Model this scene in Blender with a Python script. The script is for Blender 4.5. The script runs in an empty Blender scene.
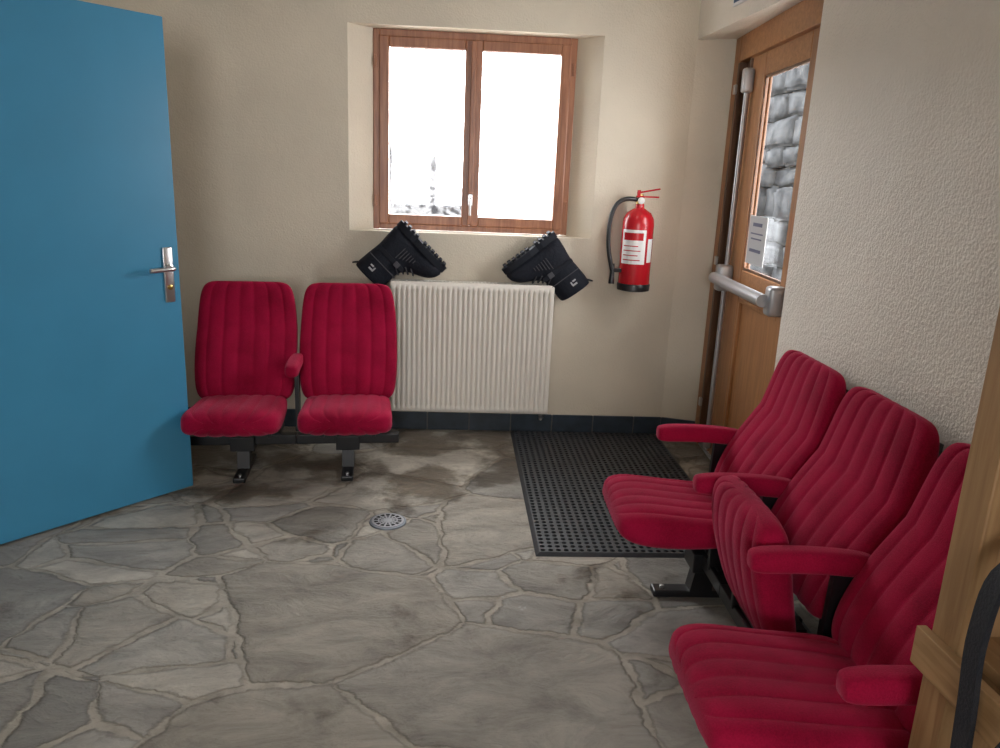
import bpy, bmesh, math, random
from mathutils import Vector, Matrix, noise
random.seed(7)
sc = bpy.context.scene
pi = math.pi

# ------------------------------------------------------------------ materials
def newmat(name):
    m = bpy.data.materials.new(name); m.use_nodes = True
    nt = m.node_tree
    b = nt.nodes['Principled BSDF']
    return m, nt, b
def N(nt, t, **kw):
    n = nt.nodes.new(t)
    for k, v in kw.items(): setattr(n, k, v)
    return n
def simple(name, col, rough=0.5, metal=0.0, bump=0.0, bscale=80, var=0.0, sheen=0.0, spec=None):
    m, nt, b = newmat(name)
    b.inputs['Base Color'].default_value = (*col, 1)
    b.inputs['Roughness'].default_value = rough
    b.inputs['Metallic'].default_value = metal
    if spec is not None: b.inputs['Specular IOR Level'].default_value = spec
    if sheen: 
        b.inputs['Sheen Weight'].default_value = sheen
        b.inputs['Sheen Roughness'].default_value = 0.4
        b.inputs['Sheen Tint'].default_value = (1, .28, .42, 1)
    tc = N(nt, 'ShaderNodeTexCoord')
    if bump or var:
        nz = N(nt, 'ShaderNodeTexNoise'); nz.inputs['Scale'].default_value = bscale
        nz.inputs['Detail'].default_value = 5
        nt.links.new(tc.outputs['Object'], nz.inputs['Vector'])
        if bump:
            bp = N(nt, 'ShaderNodeBump'); bp.inputs['Strength'].default_value = bump
            bp.inputs['Distance'].default_value = 0.01
            nt.links.new(nz.outputs['Fac'], bp.inputs['Height'])
            nt.links.new(bp.outputs['Normal'], b.inputs['Normal'])
        if var:
            r = N(nt, 'ShaderNodeValToRGB')
            r.color_ramp.elements[0].position = .3; r.color_ramp.elements[1].position = .7
            r.color_ramp.elements[0].color = (*[c*(1-var) for c in col], 1)
            r.color_ramp.elements[1].color = (*[min(1, c*(1+var)) for c in col], 1)
            nt.links.new(nz.outputs['Fac'], r.inputs['Fac'])
            nt.links.new(r.outputs['Color'], b.inputs['Base Color'])
    return m

def fabric_mat():
    m = simple('crimson_fabric', (.30, .003, .026), .9, bump=.25, bscale=350, sheen=.30, spec=.12)
    nt = m.node_tree; b = nt.nodes['Principled BSDF']; L = nt.links.new
    tc = N(nt, 'ShaderNodeTexCoord')
    n = N(nt, 'ShaderNodeTexNoise'); n.inputs['Scale'].default_value = 7; n.inputs['Detail'].default_value = 4
    n2 = N(nt, 'ShaderNodeTexNoise'); n2.inputs['Scale'].default_value = 260; n2.inputs['Detail'].default_value = 2
    L(tc.outputs['Object'], n.inputs['Vector']); L(tc.outputs['Object'], n2.inputs['Vector'])
    ad = N(nt, 'ShaderNodeMath', operation='MULTIPLY_ADD'); ad.inputs[1].default_value = .6
    L(n2.outputs['Fac'], ad.inputs[0]); L(n.outputs['Fac'], ad.inputs[2])
    r = N(nt, 'ShaderNodeValToRGB'); r.color_ramp.elements[0].position = .55; r.color_ramp.elements[1].position = 1.0
    r.color_ramp.elements[0].color = (.215, .002, .022, 1); r.color_ramp.elements[1].color = (.37, .006, .045, 1)
    L(ad.outputs[0], r.inputs['Fac']); L(r.outputs['Color'], b.inputs['Base Color'])
    return m

def wall_mat(name, col, strength=.5, fine=110, rough=.6, coarse=.7):
    m, nt, b = newmat(name)
    tc = N(nt, 'ShaderNodeTexCoord')
    n1 = N(nt, 'ShaderNodeTexNoise'); n1.inputs['Scale'].default_value = fine; n1.inputs['Detail'].default_value = 4
    n2 = N(nt, 'ShaderNodeTexNoise'); n2.inputs['Scale'].default_value = 2.2; n2.inputs['Detail'].default_value = 4
    n3 = N(nt, 'ShaderNodeTexNoise'); n3.inputs['Scale'].default_value = 28; n3.inputs['Detail'].default_value = 3
    for n in (n1, n2, n3): nt.links.new(tc.outputs['Object'], n.inputs['Vector'])
    r = N(nt, 'ShaderNodeValToRGB')
    r.color_ramp.elements[0].position = .3; r.color_ramp.elements[1].position = .7
    r.color_ramp.elements[0].color = (*[c*.92 for c in col], 1)
    r.color_ramp.elements[1].color = (*[c*1.05 for c in col], 1)
    nt.links.new(n2.outputs['Fac'], r.inputs['Fac'])
    nt.links.new(r.outputs['Color'], b.inputs['Base Color'])
    mx = N(nt, 'ShaderNodeMath', operation='MULTIPLY_ADD'); mx.inputs[1].default_value = coarse
    nt.links.new(n3.outputs['Fac'], mx.inputs[0]); nt.links.new(n1.outputs['Fac'], mx.inputs[2])
    bp = N(nt, 'ShaderNodeBump'); bp.inputs['Strength'].default_value = strength; bp.inputs['Distance'].default_value = .008
    nt.links.new(mx.outputs[0], bp.inputs['Height']); nt.links.new(bp.outputs['Normal'], b.inputs['Normal'])
    b.inputs['Roughness'].default_value = rough
    return m

def floor_mat():
    m, nt, b = newmat('flagstone')
    L = nt.links.new
    def math_(op, a, c, v1=None, clamp=False):
        n = N(nt, 'ShaderNodeMath', operation=op); n.use_clamp = clamp
        for i, x in enumerate((a, c, v1)):
            if x is None: continue
            if isinstance(x, (int, float)): n.inputs[i].default_value = x
            else: L(x, n.inputs[i])
        return n.outputs[0]
    tc = N(nt, 'ShaderNodeTexCoord')
    mp = N(nt, 'ShaderNodeMapping'); mp.inputs['Rotation'].default_value = (0, 0, .6); mp.inputs['Scale'].default_value = (1.0, 1.4, 1)
    mp.inputs['Location'].default_value = (3.1, 1.7, 0)
    L(tc.outputs['Object'], mp.inputs['Vector'])
    def distort(vec, scale, amt, detail):
        dn = N(nt, 'ShaderNodeTexNoise'); dn.inputs['Scale'].default_value = scale; dn.inputs['Detail'].default_value = detail; dn.inputs['Roughness'].default_value = .6
        L(vec, dn.inputs['Vector'])
        sub = N(nt, 'ShaderNodeVectorMath', operation='SUBTRACT'); sub.inputs[1].default_value = (.5, .5, .5)
        L(dn.outputs['Color'], sub.inputs[0])
        scl = N(nt, 'ShaderNodeVectorMath', operation='SCALE'); scl.inputs['Scale'].default_value = amt
        L(sub.outputs[0], scl.inputs[0])
        add = N(nt, 'ShaderNodeVectorMath', operation='ADD'); L(vec, add.inputs[0]); L(scl.outputs[0], add.inputs[1])
        return add.outputs[0]
    vec = distort(mp.outputs[0], 1.7, .16, 2)
    vec = distort(vec, 11, .055, 7)
    SA, SB = 1.6, 3.0
    def vor(feat, scale):
        v = N(nt, 'ShaderNodeTexVoronoi', feature=feat); v.voronoi_dimensions = '2D'
        v.inputs['Scale'].default_value = scale; L(vec, v.inputs['Vector']); return v
    ve1, vc1, ve2, vc2 = vor('DISTANCE_TO_EDGE', SA), vor('F1', SA), vor('DISTANCE_TO_EDGE', SB), vor('F1', SB)
    s1 = N(nt, 'ShaderNodeSeparateColor'); L(vc1.outputs['Color'], s1.inputs[0])
    s2 = N(nt, 'ShaderNodeSeparateColor'); L(vc2.outputs['Color'], s2.inputs[0])
    split = math_('GREATER_THAN', s1.outputs[1], .60)      # some slabs are laid as smaller stones
    d1_ = math_('DIVIDE', ve1.outputs['Distance'], SA)
    d2_ = math_('ADD', math_('DIVIDE', ve2.outputs['Distance'], SB), math_('MULTIPLY', math_('SUBTRACT', 1.0, split), 1.0))
    dist = math_('MINIMUM', d1_, d2_)
    rnd = math_('FRACT', math_('ADD', s1.outputs[0], math_('MULTIPLY', s2.outputs[0], split)), None)
    nm = N(nt, 'ShaderNodeTexNoise'); nm.inputs['Scale'].default_value = 4.5; nm.inputs['Detail'].default_value = 8; nm.inputs['Roughness'].default_value = .7
    L(tc.outputs['Object'], nm.inputs['Vector'])
    ma = math_('ADD', dist, math_('MULTIPLY', math_('SUBTRACT', nm.outputs['Fac'], .5), .085))
    def mrange(x, a, c, t0=0, t1=1):
        n = N(nt, 'ShaderNodeMapRange'); n.interpolation_type = 'SMOOTHSTEP'
        n.inputs['From Min'].default_value = a; n.inputs['From Max'].default_value = c
        n.inputs['To Min'].default_value = t0; n.inputs['To Max'].default_value = t1
        L(x, n.inputs['Value']); return n.outputs['Result']
    mr = mrange(ma, .007, .018)
    mr2 = mrange(ma, .005, .06)
    cr = N(nt, 'ShaderNodeValToRGB'); e = cr.color_ramp.elements
    e[0].position = 0; e[0].color = (.29, .285, .27, 1); e[1].position = 1; e[1].color = (.49, .46, .405, 1)
    for p, c in ((.2, (.43, .42, .39)), (.4, (.54, .515, .465)), (.55, (.37, .345, .30)), (.7, (.41, .40, .38)), (.85, (.33, .32, .295))):
        x = e.new(p); x.color = (*c, 1)
    L(rnd, cr.inputs['Fac'])
    mp2 = N(nt, 'ShaderNodeMapping'); mp2.inputs['Scale'].default_value = (1, 1.9, 1); mp2.inputs['Rotation'].default_value = (0, 0, -.6)
    L(tc.outputs['Object'], mp2.inputs['Vector'])
    off = N(nt, 'ShaderNodeVectorMath', operation='SCALE'); off.inputs['Scale'].default_value = 7; L(vc1.outputs['Color'], off.inputs[0])
    addo = N(nt, 'ShaderNodeVectorMath', operation='ADD'); L(mp2.outputs[0], addo.inputs[0]); L(off.outputs[0], addo.inputs[1])
    ns = N(nt, 'ShaderNodeTexNoise'); ns.inputs['Scale'].default_value = 4.0; ns.inputs['Detail'].default_value = 12; ns.inputs['Roughness'].default_value = .74
    ns.inputs['Distortion'].default_value = .5
    L(addo.outputs[0], ns.inputs['Vector'])
    cr2 = N(nt, 'ShaderNodeValToRGB'); cr2.color_ramp.elements[0].position = .30; cr2.color_ramp.elements[1].position = .70
    cr2.color_ramp.elements[0].color = (.58, .56, .54, 1); cr2.color_ramp.elements[1].color = (1.38, 1.36, 1.3, 1)
    L(ns.outputs['Fac'], cr2.inputs['Fac'])
    mul = N(nt, 'ShaderNodeMix', data_type='RGBA', blend_type='MULTIPLY'); mul.inputs['Factor'].default_value = 1
    L(cr.outputs['Color'], mul.inputs['A']); L(cr2.outputs['Color'], mul.inputs['B'])
    crm = N(nt, 'ShaderNodeValToRGB'); crm.color_ramp.elements[0].position = .3; crm.color_ramp.elements[1].position = .7
    crm.color_ramp.elements[0].color = (.34, .305, .25, 1); crm.color_ramp.elements[1].color = (.56, .515, .435, 1)
    nmf = N(nt, 'ShaderNodeTexNoise'); nmf.inputs['Scale'].default_value = 14; nmf.inputs['Detail'].default_value = 8
    L(tc.outputs['Object'], nmf.inputs['Vector']); L(nmf.outputs['Fac'], crm.inputs['Fac'])
    mix = N(nt, 'ShaderNodeMix', data_type='RGBA'); L(mr, mix.inputs['Factor'])
    L(crm.outputs['Color'], mix.inputs['A']); L(mul.outputs['Result'], mix.inputs['B'])
    crl = N(nt, 'ShaderNodeValToRGB'); el = crl.color_ramp.elements
    el[0].position = .007; el[0].color = (1, 1, 1, 1); el[1].position = .025; el[1].color = (1, 1, 1, 1)
    x = el.new(.015); x.color = (.62, .60, .57, 1)  # crack shadow painted into the colour as a dark line around each slab
    L(ma, crl.inputs['Fac'])
    mull = N(nt, 'ShaderNodeMix', data_type='RGBA', blend_type='MULTIPLY'); mull.inputs['Factor'].default_value = .8
    L(mix.outputs['Result'], mull.inputs['A']); L(crl.outputs['Color'], mull.inputs['B'])
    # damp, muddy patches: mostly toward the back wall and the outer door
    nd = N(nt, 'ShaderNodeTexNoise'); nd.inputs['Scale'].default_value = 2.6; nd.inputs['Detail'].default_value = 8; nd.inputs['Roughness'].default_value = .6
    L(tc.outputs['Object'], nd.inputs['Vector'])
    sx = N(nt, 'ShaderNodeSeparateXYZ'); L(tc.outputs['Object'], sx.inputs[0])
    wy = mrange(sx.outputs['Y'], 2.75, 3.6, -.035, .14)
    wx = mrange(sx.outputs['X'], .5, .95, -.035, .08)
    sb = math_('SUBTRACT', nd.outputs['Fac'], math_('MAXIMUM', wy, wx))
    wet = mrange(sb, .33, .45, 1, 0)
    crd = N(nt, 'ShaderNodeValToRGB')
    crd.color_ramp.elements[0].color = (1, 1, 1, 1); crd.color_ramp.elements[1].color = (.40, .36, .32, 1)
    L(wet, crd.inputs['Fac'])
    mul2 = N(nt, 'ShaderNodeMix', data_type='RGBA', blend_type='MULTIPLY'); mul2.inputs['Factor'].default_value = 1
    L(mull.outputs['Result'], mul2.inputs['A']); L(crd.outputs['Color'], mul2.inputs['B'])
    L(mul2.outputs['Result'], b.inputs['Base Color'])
    rr = N(nt, 'ShaderNodeMapRange'); rr.inputs['To Min'].default_value = .38; rr.inputs['To Max'].default_value = .72
    L(ns.outputs['Fac'], rr.inputs['Value'])
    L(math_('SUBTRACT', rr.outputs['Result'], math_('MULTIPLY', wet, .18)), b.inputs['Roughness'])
    fn = N(nt, 'ShaderNodeTexNoise'); fn.inputs['Scale'].default_value = 40; fn.inputs['Detail'].default_value = 6
    L(tc.outputs['Object'], fn.inputs['Vector'])
    h0 = math_('MULTIPLY_ADD', mr2, .6, math_('MULTIPLY', mr, .7))
    h1 = math_('MULTIPLY_ADD', ns.outputs['Fac'], 3.0, h0)
    h2 = math_('MULTIPLY_ADD', fn.outputs['Fac'], .5, h1)
    bp = N(nt, 'ShaderNodeBump'); bp.inputs['Strength'].default_value = .9; bp.inputs['Distance'].default_value = .012
    L(h2, bp.inputs['Height']); L(bp.outputs['Normal'], b.inputs['Normal'])
    return m

def wood_mat(name, c1, c2, axis='Z', rough=.4, scale=9):
    m, nt, b = newmat(name); L = nt.links.new
    tc = N(nt, 'ShaderNodeTexCoord'); mp = N(nt, 'ShaderNodeMapping')
    s = {'Z': (6, 6, .5), 'X': (.5, 6, 6), 'Y': (6, .5, 6)}[axis]
    mp.inputs['Scale'].default_value = s
    L(tc.outputs['Object'], mp.inputs['Vector'])
    n = N(nt, 'ShaderNodeTexNoise'); n.inputs['Scale'].default_value = scale; n.inputs['Detail'].default_value = 6; n.inputs['Distortion'].default_value = .8
    L(mp.outputs[0], n.inputs['Vector'])
    r = N(nt, 'ShaderNodeValToRGB'); r.color_ramp.elements[0].position = .35; r.color_ramp.elements[1].position = .65
    r.color_ramp.elements[0].color = (*c1, 1); r.color_ramp.elements[1].color = (*c2, 1)
    L(n.outputs['Fac'], r.inputs['Fac']); L(r.outputs['Color'], b.inputs['Base Color'])
    b.inputs['Roughness'].default_value = rough
    return m

def glass_mat():
    m, nt, b = newmat('clear_glass'); nt.nodes.remove(b)
    out = [n for n in nt.nodes if n.type == 'OUTPUT_MATERIAL'][0]
    t = N(nt, 'ShaderNodeBsdfTransparent'); g = N(nt, 'ShaderNodeBsdfGlossy'); g.inputs['Roughness'].default_value = .03
    mx = N(nt, 'ShaderNodeMixShader'); mx.inputs[0].default_value = .06
    nt.links.new(t.outputs[0], mx.inputs[1]); nt.links.new(g.outputs[0], mx.inputs[2]); nt.links.new(mx.outputs[0], out.inputs[0])
    return m

def rock_mat(name, dark, light, scale=6, p0=.35, p1=.65):
    m, nt, b = newmat(name); L = nt.links.new
    tc = N(nt, 'ShaderNodeTexCoord')
    n = N(nt, 'ShaderNodeTexNoise'); n.inputs['Scale'].default_value = scale; n.inputs['Detail'].default_value = 8
    L(tc.outputs['Object'], n.inputs['Vector'])
    r = N(nt, 'ShaderNodeValToRGB'); r.color_ramp.elements[0].position = p0; r.color_ramp.elements[1].position = p1
    r.color_ramp.elements[0].color = (*dark, 1); r.color_ramp.elements[1].color = (*light, 1)
    L(n.outputs['Fac'], r.inputs['Fac']); L(r.outputs['Color'], b.inputs['Base Color'])
    bp = N(nt, 'ShaderNodeBump'); bp.inputs['Strength'].default_value = .6; bp.inputs['Distance'].default_value = .02
    L(n.outputs['Fac'], bp.inputs['Height']); L(bp.outputs['Normal'], b.inputs['Normal'])
    b.inputs['Roughness'].default_value = 1; b.inputs['Specular IOR Level'].default_value = .05
    return m

M = dict(
 wall=wall_mat('plaster_cream', (.66, .59, .475), .35, 110),
 wallr=wall_mat('plaster_rough', (.80, .745, .66), .62, 105, .42, .55),  # right wall: window light put into the paler, more neutral base colour
 ceil=wall_mat('plaster_ceiling', (.80, .77, .72), .3),
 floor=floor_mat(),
 fabric=fabric_mat(),
 black=simple('black_metal', (.012, .012, .014), .35),
 blackp=simple('black_plastic', (.015, .015, .017), .5),
 blue=simple('blue_paint', (.052, .265, .45), .36, var=.05, bscale=3),
 steel=simple('satin_steel', (.6, .6, .6), .28, metal=1),
 alu=simple('grey_aluminium', (.42, .43, .45), .38, metal=.6),
 drain=simple('dull_steel', (.22, .24, .27), .45, metal=.6),
 rad=simple('radiator_enamel', (.80, .755, .68), .35),
 winwood=wood_mat('window_wood', (.24, .095, .05), (.36, .155, .08), 'Z', .35),
 doorwood=wood_mat('door_wood', (.30, .125, .042), (.41, .19, .07), 'Z', .38),
 doorwoodx=wood_mat('door_wood_h', (.30, .125, .042), (.41, .19, .07), 'Y', .38),
 darkwood=wood_mat('dark_door_wood', (.08, .036, .017), (.14, .065, .03), 'Z', .4),
 pine=wood_mat('pine', (.26, .14, .06), (.36, .215, .10), 'Z', .5),
 piney=wood_mat('pine_h', (.29, .165, .07), (.40, .24, .115), 'Y', .5),
 slate=simple('slate_tile', (.03, .043, .058), .3, var=.3, bscale=12),
 grout=simple('grout', (.12, .115, .1), .8),
 rubber=simple('rubber', (.036, .039, .045), .5, var=.25, bscale=30),
 red=simple('red_enamel', (.45, .010, .018), .25),
 white=simple('white_label', (.75, .75, .74), .5),
 paper=simple('paper_notice', (.45, .46, .47), .6),
 scrap=simple('grey_scrap', (.5, .5, .48), .6),
 leather=simple('black_leather', (.006, .008, .015), .75, bump=.5, bscale=60, spec=.3),
 sole=simple('boot_sole', (.010, .012, .018), .8, spec=.3),
 lace=simple('grey_lace', (.07, .07, .08), .8),
 logo=simple('pale_logo', (.42, .42, .43), .6),
 glass=glass_mat(),
 rock=rock_mat('pale_rock', (.014, .014, .015), (.085, .085, .086), 9.0, .38, .54),
 rock2=rock_mat('wall_stone', (.012, .013, .0145), (.040, .042, .044), 9),
 joint=simple('stone_core', (.004, .004, .004), 1),
 snow=simple('pale_ground', (.5, .5, .5), .9, var=.2, bscale=2),
 gold=simple('brass', (.5, .35, .12), .3, metal=1),
 dark=simple('dark_void', (.01, .01, .01), .8),
 nylon=simple('black_nylon', (.010, .011, .016), .75, bump=.3, bscale=200),
 text=simple('print_ink', (.12, .13, .2), .6),
 green=simple('sign_blue', (.02, .10, .22), .4),
)

# ------------------------------------------------------------------ helpers
def link(o, parent=None):
    sc.collection.objects.link(o)
    if parent: o.parent = parent
    return o
def empty(name, loc=(0, 0, 0), rz=0, rot=None):
    o = bpy.data.objects.new(name, None); o.location = loc
    o.rotation_euler = rot if rot else (0, 0, rz); o.empty_display_size = .1
    return link(o)
def mo(name, v, f, mat, parent=None, smooth=False):
    me = bpy.data.meshes.new(name); me.from_pydata([tuple(x) for x in v], [], f)
    bm = bmesh.new(); bm.from_mesh(me)
    bmesh.ops.remove_doubles(bm, verts=bm.verts, dist=1e-5)
    bmesh.ops.recalc_face_normals(bm, faces=bm.faces); bm.to_mesh(me); bm.free()
    if smooth:
        for p in me.polygons: p.use_smooth = True
    me.materials.append(M[mat]); o = bpy.data.objects.new(name, me)
    return link(o, parent)
BF = [(0,3,2,1),(4,5,6,7),(0,1,5,4),(1,2,6,5),(2,3,7,6),(3,0,4,7)]
def bv(c, s):
    x, y, z = c; a, b_, d = s[0]/2, s[1]/2, s[2]/2
    return [(x-a,y-b_,z-d),(x+a,y-b_,z-d),(x+a,y+b_,z-d),(x-a,y+b_,z-d),(x-a,y-b_,z+d),(x+a,y-b_,z+d),(x+a,y+b_,z+d),(x-a,y+b_,z+d)]
def box(name, c, s, mat, parent=None, bevel=0, seg=2, rot=None):
    o = mo(name, bv((0,0,0), s), BF, mat, parent); o.location = c
    if rot: o.rotation_euler = rot
    if bevel:
        m = o.modifiers.new('b', 'BEVEL'); m.width = bevel; m.segments = seg; m.limit_method = 'ANGLE'
        for p in o.data.polygons: p.use_smooth = seg > 2
    return o
def boxes(name, lst, mat, parent=None, bevel=0):
    v, f = [], []
    for c, s in lst:
        k = len(v); v += bv(c, s); f += [tuple(i+k for i in q) for q in BF]
    me = bpy.data.meshes.new(name); me.from_pydata(v, [], f); me.materials.append(M[mat])
    o = link(bpy.data.objects.new(name, me), parent)
    if bevel:
        m = o.modifiers.new('b', 'BEVEL'); m.width = bevel; m.segments = 2
    return o
def prisms(name, lst, mat, parent=None):
    v, f = [], []
    for poly, z0, z1 in lst:
        k = len(v); n = len(poly)
        v += [(x, y, z0) for x, y in poly] + [(x, y, z1) for x, y in poly]
        f.append(tuple(k+i for i in range(n))[::-1]); f.append(tuple(k+n+i for i in range(n)))
        for i in range(n):
            j = (i+1) % n; f.append((k+i, k+j, k+n+j, k+n+i))
    me = bpy.data.meshes.new(name); me.from_pydata(v, [], f)
    bm = bmesh.new(); bm.from_mesh(me); bmesh.ops.recalc_face_normals(bm, faces=bm.faces); bm.to_mesh(me); bm.free()
    me.materials.append(M[mat]); return link(bpy.data.objects.new(name, me), parent)
def lathe(name, prof, mat, parent=None, loc=(0,0,0), n=40, rot=None):
    v, f = [], []
    for r, z in prof:
        for i in range(n):
            a = 2*pi*i/n; v.append((r*math.cos(a), r*math.sin(a), z))
    for j in range(len(prof)-1):
        for i in range(n):
            k = (i+1) % n; f.append((j*n+i, j*n+k, (j+1)*n+k, (j+1)*n+i))
    f.append(tuple(range(n))[::-1]); f.append(tuple((len(prof)-1)*n+i for i in range(n)))
    me = bpy.data.meshes.new(name); me.from_pydata(v, [], f)
    for p in me.polygons: p.use_smooth = True
    me.materials.append(M[mat]); o = link(bpy.data.objects.new(name, me), parent); o.location = loc
    if rot: o.rotation_euler = rot
    m = o.modifiers.new('e', 'EDGE_SPLIT'); m.split_angle = math.radians(40)
    return o
def tube(name, pts, r, mat, parent=None, cyc=False, flat=None):
    cu = bpy.data.curves.new(name, 'CURVE'); cu.dimensions = '3D'
    sp = cu.splines.new('NURBS' if len(pts) > 3 else 'POLY'); sp.points.add(len(pts)-1)
    for p, q in zip(sp.points, pts): p.co = (*q, 1)
    if len(pts) > 3: sp.use_endpoint_u = True; sp.order_u = 3
    sp.use_cyclic_u = cyc
    cu.bevel_depth = r; cu.bevel_resolution = 4; cu.use_fill_caps = True
    me_o = bpy.data.objects.new(name, cu)
    sc.collection.objects.link(me_o)
    dg = bpy.context.evaluated_depsgraph_get(); dg.update()
    me = bpy.data.meshes.new_from_object(me_o.evaluated_get(dg))
    bpy.data.objects.remove(me_o)
    me.materials.clear(); me.materials.append(M[mat])
    for p in me.polygons: p.use_smooth = True
    o = link(bpy.data.objects.new(name, me), parent); return o
def catmull(a, b, c, d, t):
    return tuple(.5*((2*b[i])+(-a[i]+c[i])*t+(2*a[i]-5*b[i]+4*c[i]-d[i])*t*t+(-a[i]+3*b[i]-3*c[i]+d[i])*t**3) for i in range(len(a)))
def ribbon(name, pts, w, t, mat, parent):
    """flat strap: width along local y"""
    P = []
    n = len(pts)
    for i in range(n-1):
        a = pts[max(0, i-1)]; b1 = pts[i]; c1 = pts[i+1]; d = pts[min(n-1, i+2)]
        for k in range(6): P.append(Vector(catmull(a, b1, c1, d, k/6)))
    P.append(Vector(pts[-1]))
    v, f = [], []
    for i, p in enumerate(P):
        tg = (P[min(i+1, len(P)-1)]-P[max(i-1, 0)]).normalized()
        wd = Vector((0, 1, 0)); wd = (wd-tg*wd.dot(tg)).normalized(); nn = tg.cross(wd)
        for a, c in ((-1,-1),(1,-1),(1,1),(-1,1)): v.append(p+wd*a*w/2+nn*c*t/2)
    for i in range(len(P)-1):
        for k in range(4):
            q = (k+1) % 4; f.append((i*4+k, i*4+q, i*4+4+q, i*4+4+k))
    f += [(0,1,2,3), tuple(len(v)-4+k for k in (3,2,1,0))]
    return mo(name, v, f, mat, parent)

def cushion(name, path, T, W, mat, parent, nch=7, depth=.007, nu=112, ns=36, pu=4.5, ps=4.0, q=7.0, both=True):
    """padded cushion; path(s)->(y,z), T(s) half thickness, W(s) half width"""
    v, f = [], []
    S = [(1-math.cos(pi*i/ns))/2 for i in range(ns+1)]
    U = [-math.cos(pi*i/nu) for i in range(nu+1)]
    def sup(t, p): return max(0, 1-abs(t)**p)**(1/p)
    for side in (1, -1):
        for s in S:
            y, z = path(s); y1, z1 = path(min(1, s+.01)); y0, z0 = path(max(0, s-.01))
            ty, tz = y1-y0, z1-z0; l = math.hypot(ty, tz); ny, nz = tz/l, -ty/l   # normal
            hs = sup(2*s-1, ps); ws = W(s)*sup(2*s-1, q)
            for u in U:
                h = T(s)*hs*sup(u, pu)
                if nch and (side == 1 or both):
                    g = abs(math.sin(pi*nch*(u*.94+1)/2))**.42
                    h -= depth*(1-g)*min(1, h/.02)
                v.append((u*ws, y+side*ny*h, z+side*nz*h))
    n = nu+1; half = (ns+1)*n
    for side in range(2):
        for i in range(ns):
            for j in range(nu):
                a = side*half+i*n+j; f.append((a, a+1, a+n+1, a+n))
    return mo(name, v, f, mat, parent, smooth=True)

# ------------------------------------------------------------------ camera
cam = bpy.data.cameras.new('camera'); co = link(bpy.data.objects.new('camera', cam))
cam.sensor_width = 36; cam.lens = 27.36; cam.clip_start = .05
th, ps_, rho = math.atan(.26), math.radians(3.7), .041
F = Vector((math.sin(ps_)*math.cos(th), math.cos(ps_)*math.cos(th), -math.sin(th)))
R = Vector((math.cos(ps_), -math.sin(ps_), 0)); U = R.cross(F)
R2 = R*math.cos(rho)+U*math.sin(rho); U2 = -R*math.sin(rho)+U*math.cos(rho)
mw = Matrix((R2, U2, -F)).transposed().to_4x4(); mw.translation = (0, 0, 1.4)
co.matrix_world = mw; sc.camera = co

# ------------------------------------------------------------------ room shell
CH = 2.6; YB = 4.1
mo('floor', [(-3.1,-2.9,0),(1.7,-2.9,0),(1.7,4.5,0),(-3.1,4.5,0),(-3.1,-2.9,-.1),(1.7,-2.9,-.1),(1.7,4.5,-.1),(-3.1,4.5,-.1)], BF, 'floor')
box('ceiling', (-.7, .8, CH+.05), (4.8, 7.4, .1), 'ceil')
WX0, WX1, RX0, RX1 = -.447, .607, -.56, .725
Z0, Z1 = 1.095, 2.105
mid = [(RX0,YB),(RX1,YB),(WX1,4.22),(WX1,4.45),(WX0,4.45),(WX0,4.22)]
prisms('wall_back', [
  ([(-3.1,YB),(RX0,YB),(WX0,4.22),(WX0,4.45),(-3.1,4.45)], 0, CH),
  ([(RX1,YB),(1.2,YB),(1.42,4.02),(1.485,4.02),(1.60,4.45),(WX1,4.45),(WX1,4.22)], 0, CH),
  (mid, 0, Z0), (mid, Z1, CH)], 'wall')
P0 = Vector((1.42, 4.02)); P1 = Vector((1.35, 2.83))
prisms('wall_right', [
  ([(1.27,2.85),(1.35,2.83),(1.7,2.83),(1.7,-2.9),(1.29,-2.9)], 0, CH),
  ([(1.2,YB),(1.27,2.85),(1.7,2.83),(1.7,4.02),(1.42,4.02)], 2.11, CH)], 'wallr')
prisms('wall_left', [([(-1.9,-2.9),(-1.78,-2.9),(-1.78,1.62),(-1.9,1.62)],0,CH),
  ([(-1.9,2.56),(-1.78,2.56),(-1.78,4.1),(-1.9,4.1)],0,CH),
  ([(-1.9,1.62),(-1.78,1.62),(-1.78,2.56),(-1.9,2.56)],1.98,CH)], 'wall')
box('wall_corridor', (-3.05, .6, CH/2), (.1, 7.0, CH), 'wall')
boxes('wall_rear', [((-2.05,-2.85,CH/2),(2.1,.1,CH)),((1.0,-2.85,CH/2),(1.4,.1,CH)),((-.35,-2.85,.45),(1.3,.1,.9)),((-.35,-2.85,2.4),(1.3,.1,.4))], 'wall')
w2 = empty('rear_fill_window')  # unseen window behind the camera, added to let in fill light
boxes('frame', [((-.35,-2.84,.93),(1.3,.07,.06)),((-.35,-2.84,2.17),(1.3,.07,.06)),((-.97,-2.84,1.55),(.06,.07,1.3)),((.27,-2.84,1.55),(.06,.07,1.3)),((-.35,-2.84,1.55),(.08,.07,1.3))], 'winwood', w2)
box('pane', (-.35,-2.84,1.55), (1.2,.008,1.2), 'glass', w2)

def tiles(name, p, q, h=.10, w=.235):
    p = Vector(p); q = Vector(q); L = (q-p).length; a = math.atan2(q.y-p.y, q.x-p.x)
    e = empty(name, (p.x, p.y, 0), a)
    lst = []; x = 0
    while x < L-.005:
        ww = min(w, L-x); lst.append(((x+ww/2, -.006, h/2+.002), (ww-.006, .012, h))); x += w
    boxes('tiles', lst, 'slate', e, .0015)
    box('grout_bed', (L/2, -.003, h/2), (L, .005, h-.004), 'grout', e)
    return e
tiles('baseboard_back', (-1.78, YB-.0), (1.2, YB))
tiles('baseboard_reveal', (1.2, YB), (1.41, 4.024), .10, .235)
tiles('baseboard_right', (1.269, 2.85), (1.29, -2.8))

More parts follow.
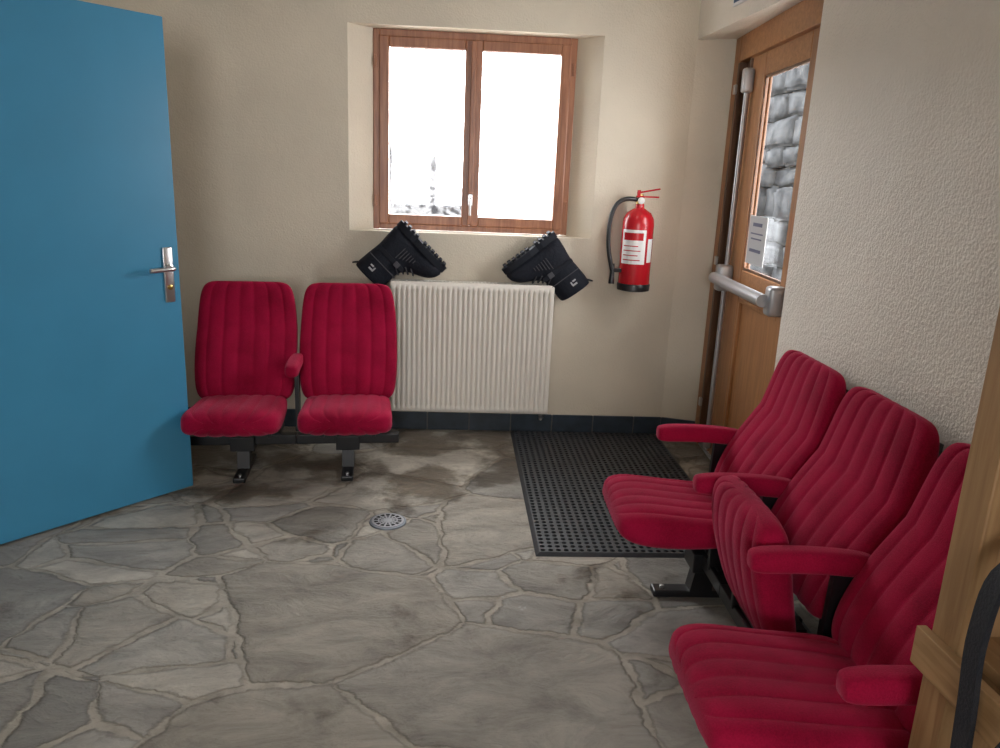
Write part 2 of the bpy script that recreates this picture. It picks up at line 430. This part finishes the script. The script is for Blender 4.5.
# ------------------------------------------------------------------ window
w1 = empty('window_1', (0, 0, 0))
FX0, FX1, FZ0, FZ1 = WX0, WX1, Z0+.005, Z1
yf = 4.25
def rectframe(name, x0, x1, z0, z1, wl, wr, wb, wt, y, d, mat, par, bevel=.004):
    return boxes(name, [(((x0+wl/2), y, (z0+z1)/2), (wl, d, z1-z0)), (((x1-wr/2), y, (z0+z1)/2), (wr, d, z1-z0)),
        (((x0+wl+x1-wr)/2, y, z0+wb/2), (x1-x0-wl-wr, d, wb)), (((x0+wl+x1-wr)/2, y, z1-wt/2), (x1-x0-wl-wr, d, wt))], mat, par, bevel)
rectframe('outer_frame', FX0, FX1, FZ0, FZ1, .035, .035, .03, .035, yf, .07, 'winwood', w1)
cxm = .072
rectframe('sash_left', FX0+.03, cxm, FZ0+.028, FZ1-.032, .052, .045, .052, .052, yf-.012, .055, 'winwood', w1, .006)
rectframe('sash_right', cxm, FX1-.03, FZ0+.028, FZ1-.032, .045, .052, .052, .052, yf-.012, .055, 'winwood', w1, .006)
box('cover_strip', (cxm, yf-.047, (FZ0+FZ1)/2), (.028, .014, FZ1-FZ0-.08), 'winwood', w1, .004)
box('pane_left', ((FX0+cxm)/2, yf, 1.6), (.46, .006, .88), 'glass', w1)
box('pane_right', ((FX1+cxm)/2, yf, 1.6), (.46, .006, .88), 'glass', w1)
box('handle_plate', (cxm, yf-.057, 1.27), (.024, .008, .06), 'steel', w1, .003)
tube('handle_lever', [(cxm, yf-.06, 1.275), (cxm, yf-.09, 1.275), (cxm, yf-.095, 1.265), (cxm, yf-.095, 1.19)], .007, 'steel', w1)
boxes('hinges', [((FX0+.012, yf-.04, 1.25), (.014,.012,.06)), ((FX0+.012, yf-.04, 1.95), (.014,.012,.06)), ((FX1-.012, yf-.04, 1.25), (.014,.012,.06)), ((FX1-.012, yf-.04, 1.95), (.014,.012,.06))], 'winwood', w1, .003)

# ------------------------------------------------------------------ wooden exterior door
e = (P1-P0).normalized(); ang = math.atan2(e.y, e.x)
d1 = empty('door_1', (P0.x, P0.y, 0), ang)      # local x along door toward camera, room side = -y
Ld = (P1-P0).length
boxes('frame_jambs', [((.045, .0, 1.055), (.09, .09, 2.11)), ((Ld-.045, .02, 1.055), (.09, .13, 2.11)), ], 'doorwood', d1, .004)
boxes('frame_head', [((Ld/2, .02, 2.05), (Ld-.18, .13, .12))], 'doorwoodx', d1, .004)
boxes('fixed_panel', [((.17, .01, 1.0), (.155, .04, 1.98))], 'darkwood', d1, .003)
boxes('seal_strip', [((.103, -.025, 1.0), (.026, .05, 1.97)), ((.24, -.02, 1.0), (.03, .03, 1.97))], 'darkwood', d1, .003)
x0, x1 = .265, Ld-.095
boxes('leaf_stiles', [((x0+.095, -.012, 1.0), (.19, .034, 1.97)), ((x1-.06, -.012, 1.0), (.12, .034, 1.97))], 'doorwood', d1, .004)
gx0, gx1 = x0+.19, x1-.12
boxes('leaf_rails', [(((gx0+gx1)/2, -.012, 1.935), (gx1-gx0, .034, .10)), (((gx0+gx1)/2, -.012, .945), (gx1-gx0, .034, .13)), (((gx0+gx1)/2, -.012, .08), (gx1-gx0, .034, .13))], 'doorwoodx', d1, .004)
box('leaf_panel', ((gx0+gx1)/2, -.004, .51), (gx1-gx0, .02, .76), 'doorwood', d1)
boxes('panel_mouldings', [((gx0+.012, -.018, .51), (.024, .02, .74)), (((gx0+gx1)/2, -.018, .87), (gx1-gx0, .02, .022)), (((gx0+gx1)/2, -.018, .155), (gx1-gx0, .02, .022))], 'doorwood', d1, .004)
box('door_pane', ((gx0+gx1)/2, -.008, 1.45), (gx1-gx0, .008, .88), 'glass', d1)
boxes('glazing_beads', [((gx0+.006, -.018, 1.45), (.012, .012, .87)), ((gx0+.006, .001, 1.45), (.012, .010, .87)), (((gx0+gx1)/2, -.018, 1.02), (gx1-gx0, .012, .014)), (((gx0+gx1)/2, -.018, 1.88), (gx1-gx0, .012, .014))], 'darkwood', d1, .002)
tube('panic_rod', [(x0+.03, -.055, .05), (x0+.03, -.055, 1.93)], .011, 'alu', d1)
box('rod_latch_top', (x0+.03, -.055, 1.88), (.05, .05, .11), 'alu', d1, .012, 3)
box('rod_latch_bottom', (x0+.03, -.055, .10), (.04, .045, .09), 'alu', d1, .01, 3)
box('bar_bracket', (x0+.035, -.065, .955), (.075, .075, .13), 'alu', d1, .015, 3)
tube('push_bar', [(x0+.04, -.115, .955), (x1-.05, -.115, .955)], .027, 'alu', d1)
box('bar_bracket_2', (x1-.05, -.065, .955), (.07, .075, .12), 'alu', d1, .015, 3)
boxes('jamb_hinges', [((.1, -.052, 1.86), (.03, .02, .045)), ((.1, -.052, 1.02), (.03, .02, .045)), ((.1, -.052, .25), (.03, .02, .045))], 'steel', d1, .003)
NX = .64
box('notice', (NX, -.036, 1.165), (.24, .003, .215), 'paper', d1)
boxes('notice_print', [((NX, -.039, 1.235), (.12, .002, .016)), ((NX, -.039, 1.195), (.16, .002, .006)), ((NX, -.039, 1.172), (.14, .002, .006)), ((NX, -.039, 1.12), (.15, .002, .014))], 'text', d1)
boxes('threshold', [((Ld/2, .02, .01), (Ld-.18, .12, .018))], 'alu', d1, .003)
sg = empty('exit_sign', (1.232, 3.5, 2.25), math.radians(3.2))
box('sign_plate', (-.006, 0, 0), (.012, .30, .15), 'white', sg, .002)
box('sign_face', (-.0135, 0, 0), (.003, .27, .125), 'green', sg)
boxes('sign_arrow', [((-.016, .02, 0), (.003, .12, .02)), ((-.016, -.06, 0), (.003, .04, .05))], 'white', sg)

# ------------------------------------------------------------------ blue door
E = Vector((-1.141, 3.226)); dd = Vector((-.663, -.748)).normalized(); wB = .9
a2 = math.atan2(-dd.y, -dd.x)   # local x from hinge to free edge
H = E+dd*wB
d2 = empty('door_2', (H.x, H.y, 0), a2)
box('leaf', (wB/2, .02, .975), (wB, .04, 1.93), 'blue', d2, .003)
box('handle_plate', (wB-.05, -.005, .955), (.042, .010, .225), 'steel', d2, .006, 3)
tube('handle_lever', [(wB-.05, -.008, .985), (wB-.05, -.05, .985), (wB-.06, -.06, .985), (wB-.155, -.058, .983)], .009, 'steel', d2)
lathe('handle_rose', [(.016, 0), (.016, .012), (.011, .014)], 'steel', d2, (wB-.05, -.009, .985), 24, (pi/2, 0, 0))
lathe('lock_cylinder', [(.011, 0), (.011, .005), (.008, .006)], 'gold', d2, (wB-.05, -.009, .905), 24, (pi/2, 0, 0))
box('handle_plate_far', (wB-.05, .045, .955), (.042, .010, .225), 'steel', d2, .006, 3)
tube('handle_lever_far', [(wB-.05, .045, .985), (wB-.05, .085, .985), (wB-.06, .095, .985), (wB-.155, .093, .983)], .009, 'steel', d2)
box('latch_plate', (wB+.0005, .02, .96), (.002, .022, .22), 'steel', d2)
boxes('trim_doorway', [((-1.84, 1.635, .99), (.14, .03, 1.98)), ((-1.84, 2.545, .99), (.14, .03, 1.98)), ((-1.84, 2.09, 1.965), (.14, .88, .03))], 'blue')

# ------------------------------------------------------------------ cinema chairs
def seat_path(s):
    y = .13-.45*s
    z = .318-.014*math.sin(pi*s)+.018*s
    return y, z
def back_path(s):
    y = .115+.215*s+.035*math.sin(pi*s*1.1)*1.0-.035*math.sin(pi*min(1, s*1.7))*0.9
    z = .315+.545*s
    return y, z
def chair(loc, rz, arms=(), folded=False, sp=.485, foot=True):
    c = empty('cinema_chair', (loc[0], loc[1], 0), rz)
    hw = sp/2
    BW = lambda s: (hw-.005)*(.90+.12*math.sin(pi*min(1, .10+s*.80))-.05*s)
    cushion('backrest', back_path, lambda s: .048-.012*s, BW, 'fabric', c, 7, .009, q=9, pu=5)
    sw = hw-.033
    if folded:
        fpath = lambda s: (.13-.41*s, .318-.014*math.sin(pi*s)+.018*s)
        pad = cushion('seat_pad', fpath, lambda s: .050+.018*s, lambda s: sw*(.96+.04*s), 'fabric', c, 7, .008, q=7, pu=4, ps=2.8)
        P = Vector((0, -.075, .32)); Q = Vector((0, .0, .38))
        pad.matrix_local = Matrix.Translation(Q) @ Matrix.Rotation(math.radians(-74), 4, 'X') @ Matrix.Translation(-P)
    else:
        cushion('seat_pad', seat_path, lambda s: .050+.026*s, lambda s: sw*(.96+.04*s), 'fabric', c, 7, .0075, q=7, pu=4, ps=2.8)
    v, f = [], []
    n = 12
    for i in range(n+1):
        s = .06+.86*i/n; y, z = back_path(s)
        w_ = BW(s)-.03
        for k in (0, 1):
            o_ = .032+.012*k
            v += [(-w_, y+o_, z-.01), (w_, y+o_, z-.01)]
    for i in range(n):
        a = i*4
        f += [(a,a+1,a+5,a+4),(a+2,a+6,a+7,a+3),(a,a+4,a+6,a+2),(a+1,a+3,a+7,a+5)]
    f += [(0,2,3,1),(n*4,n*4+1,n*4+3,n*4+2)]
    mo('back_shell', v, f, 'blackp', c, True)
    box('beam', (0, .03, .155), (sp, .05, .045), 'black', c, .004)
    boxes('seat_bracket', [((-.12, .05, .225), (.02, .10, .12)), ((.12, .05, .225), (.02, .10, .12)), ((0, .075, .27), (.36, .03, .03))], 'black', c, .003)
    boxes('back_struts', [((-.14, .155, .30), (.03, .02, .26)), ((.14, .155, .30), (.03, .02, .26)), ((0, .10, .178), (.34, .16, .014))], 'black', c, .003)
    if not folded:
        box('pad_hinge', (0, .04, .262), (.26, .14, .02), 'black', c, .003)
    if foot:
        mo('pedestal', [(-.028,-.02,.02),(.028,-.02,.02),(.028,.06,.02),(-.028,.06,.02),(-.028,.0,.14),(.028,.0,.14),(.028,.06,.14),(-.028,.06,.14)], BF, 'black', c)
        box('foot_plate', (0, .02, .0125), (.055, .33, .025), 'black', c, .006)
        box('pedestal_head', (0, .02, .145), (.11, .09, .07), 'black', c, .004)
        lathe('anchor_bolt', [(.009, 0), (.009, .007), (.004, .009)], 'steel', c, (0, -.11, .025), 6)
    for k, sx in enumerate(arms):
        x = sx*hw
        def apath(s): return .20-.315*s, .515+.008*math.sin(pi*s)-.010*(1-s)
        a = cushion('armrest_%d' % (k+1), apath, lambda s: .031, lambda s: .028+.006*s, 'fabric', c, 0, nu=24, ns=28, pu=3.0, ps=6, q=5)
        a.location = (x, 0, 0)
        mo('arm_bracket_%d' % (k+1), [(x-.010,.09,.17),(x+.010,.09,.17),(x+.010,.15,.17),(x-.010,.15,.17),(x-.010,.10,.496),(x+.010,.10,.496),(x+.010,.17,.490),(x-.010,.17,.490)], BF, 'black', c)
    return c
rl = math.radians(5.5)
cl = Vector((-.970, 3.42)); stp = Vector((math.cos(rl), math.sin(rl)))*.482
chair(cl, rl, arms=(1,), sp=.482)
chair(cl+stp, rl, sp=.482)
rr = math.radians(-91)
cb = Vector((.855, 1.885)); st = Vector((math.cos(rr), math.sin(rr)))*.475
chair(cb-st, rr, arms=(-1, 1), sp=.475)
chair(cb, rr, arms=(1,), folded=True, sp=.475, foot=False)
chair(cb+st, rr, arms=(1,), sp=.475)

# ------------------------------------------------------------------ radiator
rd = empty('radiator', (0, 0, 0))
X0, X1, zb, zt = -.335, .530, .135, .845
yfr = 3.99
nr = 31; pts = []
pw = (X1-X0-.03)/nr
pts.append((X0, yfr+.03)); pts.append((X0, yfr+.006)); pts.append((X0+.004, yfr+.001)); pts.append((X0+.015, yfr))
for i in range(nr):
    a = X0+.015+i*pw
    for t, d in ((.26, 0), (.33, .005), (.40, .014), (.50, .0165), (.60, .014), (.67, .005), (.74, 0)):
        pts.append((a+t*pw, yfr+d))
pts += [(X1-.015, yfr), (X1-.004, yfr+.001), (X1, yfr+.006), (X1, yfr+.03)]
v, f = [], []
zs = [zb, zb+.004, zb+.03, zb+.045, zt-.045, zt-.03, zt-.006, zt]
for z in zs:
    k = 1.0 if zb+.04 < z < zt-.04 else 0.0
    inset = .006 if z in (zs[0], zs[-1]) else 0
    for x, y in pts:
        yy = y if (y-yfr > .02) else yfr+(y-yfr)*k+(inset)
        v.append((x, yy, z))
n = len(pts)
for j in range(len(zs)-1):
    for i in range(n-1): f.append((j*n+i, j*n+i+1, (j+1)*n+i+1, (j+1)*n+i))
mo('front_panel', v, f, 'rad', rd, True)
boxes('rear_panel', [(((X0+X1)/2, 4.062, .49), (X1-X0-.02, .012, .70))], 'rad', rd, .003)
boxes('side_covers', [((X0+.002, 4.035, .49), (.004, .066, .70)), ((X1-.002, 4.035, .49), (.004, .066, .70))], 'rad', rd, .001)
lst = [(((X0+X1)/2, yfr+.012, zt), (X1-X0, .012, .008)), (((X0+X1)/2, 4.064, zt), (X1-X0, .012, .008))]
k = 46
for i in range(k):
    lst.append(((X0+.004+(X1-X0-.008)*i/(k-1), 4.034, zt-.001), (.007, .05, .005)))
boxes('top_grille', lst, 'rad', rd)
boxes('convector_fins', [((X0+.02+i*.03, 4.034, .47), (.003, .045, .62)) for i in range(28)], 'rad', rd)
boxes('wall_brackets', [((-.2, 4.083, .72), (.04, .034, .12)), ((.39, 4.083, .72), (.04, .034, .12)), ((-.2, 4.083, .25), (.04, .034, .12)), ((.39, 4.083, .25), (.04, .034, .12))], 'rad', rd)
tube('supply_pipe', [(X1-.03, 4.035, .14), (X1-.03, 4.035, .10), (X1-.03, 4.05, .085), (X1-.03, 4.10, .085)], .008, 'rad', rd)
lathe('valve_body', [(.012, 0), (.016, .005), (.016, .03), (.01, .035)], 'steel', rd, (X1-.03, 4.035, .10), 20)

# ------------------------------------------------------------------ boots
def boot(toe, up, heel, yc=4.03, logo=True):
    tx = Vector((toe[0], 0, toe[1])).normalized(); uz = Vector((up[0], 0, up[1])); uz = (uz-tx*uz.dot(tx)).normalized()
    yy = uz.cross(tx)
    m = Matrix((tx, yy, uz)).transposed().to_4x4(); m.translation = (heel[0], yc, heel[1])
    b = empty('snow_boot'); b.matrix_world = m
    side = 1 if yy.y < 0 else -1
    secs = [(.128,.258,.005,.262,.040),(.140,.280,-.008,.285,.048),(.158,.305,-.014,.31,.062),(.166,.280,-.018,.282,.066),(.166,.225,-.014,.215,.062),(.170,.185,-.008,.14,.056),(.184,.158,-.014,.07,.053),
            (.202,.140,-.006,.008,.050),(.226,.126,.09,.0,.051),(.262,.106,.17,0,.055),(.292,.084,.235,0,.056),(.314,.055,.285,0,.047),(.322,.026,.312,.008,.02)]
    fine = []
    ns = len(secs)
    for i in range(ns-1):
        a = secs[max(0, i-1)]; b1 = secs[i]; c1 = secs[i+1]; d = secs[min(ns-1, i+2)]
        for t in (0, .25, .5, .75): fine.append(catmull(a, b1, c1, d, t))
    fine.append(secs[-1])
    v, f = [], []; K = 28
    for ax, az, bx, bz, w in fine:
        cx_, cz_ = (ax+bx)/2, (az+bz)/2; hx, hz = (ax-bx)/2, (az-bz)/2
        for k_ in range(K):
            t = 2*pi*k_/K; c_, s_ = math.cos(t), math.sin(t)
            cc = math.copysign(abs(c_)**.85, c_); ss = math.copysign(abs(s_)**.85, s_)
            v.append((cx_+hx*cc, w*ss, cz_+hz*cc))
    for j in range(len(fine)-1):
        for k_ in range(K):
            q = (k_+1) % K; f.append((j*K+k_, j*K+q, (j+1)*K+q, (j+1)*K+k_))
    f.append(tuple(range(K))); f.append(tuple((len(fine)-1)*K+k_ for k_ in range(K)))
    mo('upper', v, f, 'leather', b, True)
    out = []
    for t in [i/40 for i in range(40)]:
        a = 2*pi*t; x = .152+.170*math.copysign(abs(math.cos(a))**.7, math.cos(a))
        wid = .052+.008*math.sin((x-.05)*9) - (.01 if .09 < x < .15 else 0)
        out.append((x, wid*math.copysign(abs(math.sin(a))**.8, math.sin(a))))
    prisms('midsole', [(out, -.022, .012)], 'sole', b)
    lst = []
    for i in range(11):
        x = .01+i*.0285
        if i == 4: continue
        lst.append(((x, .024, -.028), (.019, .040, .014))); lst.append(((x, -.024, -.028), (.019, .040, .014)))
    boxes('tread_lugs', lst, 'sole', b, .002)
    for i in range(6):
        x = [.166,.168,.173,.187,.206,.230][i]; z = [.245,.212,.185,.162,.146,.130][i]
        tube('lace_%d' % (i+1), [(x-.036, -.044, z-.018), (x-.006, -.030, z+.000), (x+.004, 0, z+.005), (x-.006, .030, z+.000), (x-.036, .044, z-.018)], .0032, 'lace', b)
    boxes('side_logo', [((.055, side*.0655, .262), (.030, .003, .009)), ((.067, side*.0655, .250), (.008, .003, .018)), ((.047, side*.0645, .243), (.020, .003, .008))], 'logo', b)
    boxes('side_stripes', [((.10+i*.016, side*.0545, .095-.004*i), (.004, .004, .07-.010*i)) for i in range(6)], 'lace', b)
    boxes('ankle_strap', [((.085, side*.0575, .150), (.185, .004, .022))], 'sole', b, .002)
    boxes('strap_buckle', [((.13, side*.062, .150), (.030, .008, .028))], 'lace', b, .002)
    boxes('collar_seam', [((.075, side*.0625, .205), (.17, .003, .004))], 'lace', b)
    tube('pull_loop', [(-.012, -.012, .29), (-.03, -.012, .31), (-.034, 0, .318), (-.03, .012, .31), (-.012, .012, .29)], .004, 'nylon', b)
    return b
boot((.70, -.71), (-.71, -.70), (-.286, 1.133))
boot((-.78, -.62), (.62, -.78), (.512, 1.105))

# ------------------------------------------------------------------ fire extinguisher
fx = empty('fire_extinguisher', (.950, 3.995, .845))
lathe('cylinder_body', [(.06, .0), (.078, .006), (.082, .03), (.082, .34), (.078, .37), (.062, .40), (.035, .418), (.024, .424), (.022, .445)], 'red', fx, n=48)
lathe('base_ring', [(.070, -.006), (.085, -.002), (.087, .028), (.084, .034), (.081, .034)], 'black', fx, n=48)
lathe('valve', [(.021, .44), (.021, .47), (.015, .475), (.015, .495)], 'gold', fx, n=24)
boxes('valve_block', [((0, 0, .472), (.034, .034, .03))], 'black', fx, .004)
mo('carry_handle', bv((0,0,0), (.115, .022, .008)), BF, 'red', fx).location = (.035, -.01, .482)
h = box('squeeze_lever', (.038, -.01, .512), (.12, .020, .008), 'red', fx, .003, 2, (0, -.20, 0))
box('lever_post', (-.012, -.01, .50), (.016, .018, .03), 'red', fx, .003)
lathe('pressure_gauge', [(.017, 0), (.017, .012), (.014, .014)], 'white', fx, (0, -.018, .462), 24, (pi/2, 0, 0))
tube('hose', [(-.015, 0, .465), (-.06, -.01, .475), (-.125, -.015, .45), (-.155, -.02, .37), (-.158, -.02, .25), (-.142, -.02, .16), (-.125, -.02, .10)], .0115, 'black', fx)
lathe('nozzle', [(.010, .07), (.013, .0), (.016, -.02), (.016, -.035)], 'black', fx, (-.123, -.02, .065), 20)
box('hose_clip', (-.10, -.02, .10), (.06, .02, .02), 'black', fx, .003)
def patch(name, r, a0, a1, z0, z1, mat, par):
    v, f = [], []; n = 16
    for i in range(n+1):
        a = a0+(a1-a0)*i/n; v += [(r*math.cos(a), r*math.sin(a), z0), (r*math.cos(a), r*math.sin(a), z1)]
    for i in range(n): f.append((2*i, 2*i+2, 2*i+3, 2*i+1))
    return mo(name, v, f, mat, par, True)
D = math.radians
patch('label', .0828, D(-165), D(-70), .14, .315, 'white', fx)
patch('label_band', .0834, D(-155), D(-80), .262, .300, 'red', fx)
for i in range(4): patch('label_text_%d' % (i+1), .0834, D(-155), D(-88-9*(i % 2)), .158+.024*i, .163+.024*i, 'red', fx)
patch('label_2', .0828, D(-60), D(-32), .15, .27, 'white', fx)
box('wall_bracket', (0, .092, .30), (.06, .024, .18), 'steel', fx, .003)
patch('strap', .0838, D(60), D(120), .29, .31, 'steel', fx)

# ------------------------------------------------------------------ rubber mat
def rubber_mat():
    x0, x1, y0, y1 = .335, 1.178, 2.62, 4.075; c = .0297
    nx = int((x1-x0-.03)/c); ny = int((y1-y0-.03)/c)
    cx = (x1-x0-.03)/nx; cy = (y1-y0-.03)/ny
    v, f = [], []; zt_, zb_ = .013, .001; r = .0105
    for i in range(nx):
        for j in range(ny):
            ax, ay = x0+.015+i*cx, y0+.015+j*cy; mx, my = ax+cx/2, ay+cy/2; k = len(v)
            out = [(ax+cx,my),(ax+cx,ay+cy),(mx,ay+cy),(ax,ay+cy),(ax,my),(ax,ay),(mx,ay),(ax+cx,ay)]
            inn = [(mx+r*math.cos(q*pi/4), my+r*math.sin(q*pi/4)) for q in range(8)]
            v += [(x, y, zt_) for x, y in out]+[(x, y, zt_) for x, y in inn]+[(x, y, zb_) for x, y in inn]
            for q in range(8):
                p = (q+1) % 8
                f += [(k+q, k+p, k+8+p, k+8+q), (k+8+q, k+8+p, k+16+p, k+16+q)]
    o = [(x0,y0),(x1,y0),(x1,y1),(x0,y1)]; s = [(x0+.015,y0+.015),(x1-.015,y0+.015),(x1-.015,y1-.015),(x0+.015,y1-.015)]
    k = len(v); v += [(x,y,.0005) for x,y in o]+[(x,y,zt_) for x,y in s]
    for q in range(4): p = (q+1) % 4; f.append((k+q, k+p, k+4+p, k+4+q))
    me = bpy.data.meshes.new('rubber_doormat'); me.from_pydata(v, [], f); me.materials.append(M['rubber'])
    link(bpy.data.objects.new('rubber_doormat', me))
rubber_mat()

# ------------------------------------------------------------------ floor drain
fd = empty('floor_drain', (-.251, 2.903, .001), .08)
lathe('rim', [(.076, -.001), (.074, .005), (.066, .006)], 'drain', fd, n=48)
lathe('dark_well', [(.064, .006), (.064, .0066)], 'dark', fd, n=40)
v, f = [], []
def ring(r0, r1, z):
    k = len(v); n = 48
    for i in range(n):
        a = 2*pi*i/n; v.append((r0*math.cos(a), r0*math.sin(a), z)); v.append((r1*math.cos(a), r1*math.sin(a), z))
    for i in range(n):
        j = (i+1) % n; f.append((k+2*i, k+2*i+1, k+2*j+1, k+2*j))
ring(.057, .066, .008); ring(.036, .041, .008); ring(.0, .016, .008); ring(.024, .027, .008)
for i in range(14):
    a = 2*pi*i/14; c_, s_ = math.cos(a), math.sin(a); k = len(v); w = .0035
    v += [(.015*c_-w*s_, .015*s_+w*c_, .0079), (.058*c_-w*s_, .058*s_+w*c_, .0079), (.058*c_+w*s_, .058*s_-w*c_, .0079), (.015*c_+w*s_, .015*s_-w*c_, .0079)]
    f.append((k, k+3, k+2, k+1))
g = mo('grate', v, f, 'alu', fd)

v, f = [], []
for cx, cy in ((.245,2.265),(.262,2.262),(.252,2.25),(.19,2.33)):
    k = len(v); n = 6; r = random.uniform(.006, .012)
    for i in range(n):
        a = 2*pi*i/n; q = r*random.uniform(.4, 1.2); v.append((cx+q*math.cos(a), cy+q*math.sin(a), .002))
    f.append(tuple(range(k, k+n)))
mo('paper_scraps', v, f, 'scrap')

# ------------------------------------------------------------------ pine shelf unit
sh = empty('pine_shelf', (0, 0, 0))
boxes('side_panels', [((1.045, 1.085, .9), (.42, .022, 1.8)), ((1.045, .235, .9), (.42, .022, 1.8))], 'pine', sh, .002)
boxes('front_posts', [((.839, 1.062, .9), (.034, .068, 1.8)), ((.839, .258, .9), (.034, .068, 1.8))], 'pine', sh, .003)
boxes('shelves', [((1.055, .66, z), (.40, .828, .022)) for z in (.08, .675, 1.62, 1.79)], 'piney', sh, .002)
boxes('front_rails', [((.813, .66, .65), (.018, .90, .07)), ((.845, .66, .10), (.022, .74, .07)), ((.845, .66, 1.59), (.022, .74, .07))], 'piney', sh, .002)
bp_ = empty('backpack', (1.03, .62, .687))
bm = bmesh.new(); bmesh.ops.create_cube(bm, size=1)
me = bpy.data.meshes.new('bag_body'); bm.to_mesh(me); bm.free(); me.materials.append(M['nylon'])
o = link(bpy.data.objects.new('bag_body', me), bp_); o.scale = (.24, .40, .36); o.location = (0, 0, .18)
m_ = o.modifiers.new('b', 'BEVEL'); m_.width = .25; m_.segments = 6
o2 = box('front_pocket', (-.13, 0, .12), (.07, .26, .18), 'nylon', bp_, .03, 4)
tube('carry_loop', [(0, -.04, .355), (0, -.035, .39), (0, .035, .39), (0, .04, .355)], .008, 'nylon', bp_)
ribbon('shoulder_strap', [(-.10, .17, .22), (-.17, .26, .235), (-.225, .325, .19), (-.24, .335, .08), (-.24, .325, -.04), (-.24, .315, -.16), (-.246, .30, -.26)], .034, .009, 'nylon', bp_)
ribbon('strap_tail', [(-.246, .30, -.26), (-.252, .27, -.20), (-.252, .24, -.06), (-.235, .2, .02), (-.13, .16, .04)], .022, .005, 'nylon', bp_)

# ------------------------------------------------------------------ outside
mo('outdoor_ground', [(-30,4.6,-.25),(30,4.6,-.25),(30,60,-.25),(-30,60,-.25),(-30,4.6,-.4),(30,4.6,-.4),(30,60,-.4),(-30,60,-.4)], BF, 'snow')
v, f = [], []
nx, ny = 180, 100
for j in range(ny+1):
    for i in range(nx+1):
        x = -6+7.4*i/nx; y = 7.6+6.4*j/ny
        top = (1.42-.42*x if x > -3 else 2.68)
        if x > -.1: top *= max(0, 1-(x+.1)/1.3)
        ridge = math.exp(-((y-10.6)/2.0)**2)
        p = Vector((x*4.2, y*4.2, 0))
        d = noise.voronoi(p)[0]
        hgt = (top+.3)*ridge-.40+((.42-.6*d[0])*.40+noise.noise(p*2)*.1)*ridge
        v.append((x, y, max(-.3, hgt)))
for j in range(ny):
    for i in range(nx):
        a = j*(nx+1)+i; f.append((a, a+1, a+nx+2, a+nx+1))
mo('rock_hillside', v, f, 'rock')
sw_ = empty('stone_wall_outdoor', (0, 0, 0))
bm = bmesh.new(); z = -.25
while z < 2.9:
    hh = random.uniform(.13, .26); y = 4.75+random.uniform(-.1, 0)
    while y < 9.5:
        ww = random.uniform(.25, .65)
        r = bmesh.ops.create_cube(bm, size=1, matrix=Matrix.Translation((2.75+random.uniform(-.03, .03), y+ww/2, z+hh/2)) @ Matrix.Rotation(random.uniform(-.06, .06), 4, 'X') @ Matrix.Diagonal((.4, ww*.99, hh*.99, 1)))
        y += ww
    z += hh
bmesh.ops.bevel(bm, geom=bm.edges[:], offset=.022, segments=2, affect='EDGES')
bmesh.ops.subdivide_edges(bm, edges=[e_ for e_ in bm.edges if e_.calc_length() > .12], cuts=2, use_grid_fill=True)
for vv in bm.verts:
    vv.co += Vector(noise.noise_vector(vv.co*5))*.03
me = bpy.data.meshes.new('stones'); bm.to_mesh(me); bm.free(); me.materials.append(M['rock2'])
for p in me.polygons: p.use_smooth = True
link(bpy.data.objects.new('stones', me), sw_)
box('rubble_core', (2.80, 7.15, 1.35), (.28, 4.8, 3.1), 'joint', sw_)
mo('outdoor_path', [(1.7,2.0,-.12),(6,2.0,-.12),(6,4.55,-.12),(1.7,4.55,-.12),(1.7,2.0,-.02),(6,2.0,-.02),(6,4.55,-.02),(1.7,4.55,-.02)], BF, 'snow')

# ------------------------------------------------------------------ lighting
w = bpy.data.worlds.new('world'); sc.world = w; w.use_nodes = True
bg = w.node_tree.nodes['Background']; bg.inputs[0].default_value = (.965, .98, 1, 1); bg.inputs[1].default_value = 18.0
def portal(name, loc, sx, sy, rot):
    l = bpy.data.lights.new(name, 'AREA'); l.shape = 'RECTANGLE'; l.size = sx; l.size_y = sy
    l.cycles.is_portal = True
    o = link(bpy.data.objects.new(name, l)); o.location = loc; o.rotation_euler = rot
portal('window_portal', (.08, 4.32, 1.6), 1.06, 1.0, (-pi/2, 0, 0))
portal('rear_fill_portal', (-.35, -2.92, 1.55), 1.3, 1.3, (pi/2, 0, 0))  # samples sky light through the added rear opening
portal('door_portal', (1.56, 3.3, 1.45), .9, 1.0, (0, pi/2, 0))
sc.view_settings.view_transform = 'Standard'
sc.view_settings.exposure = .15
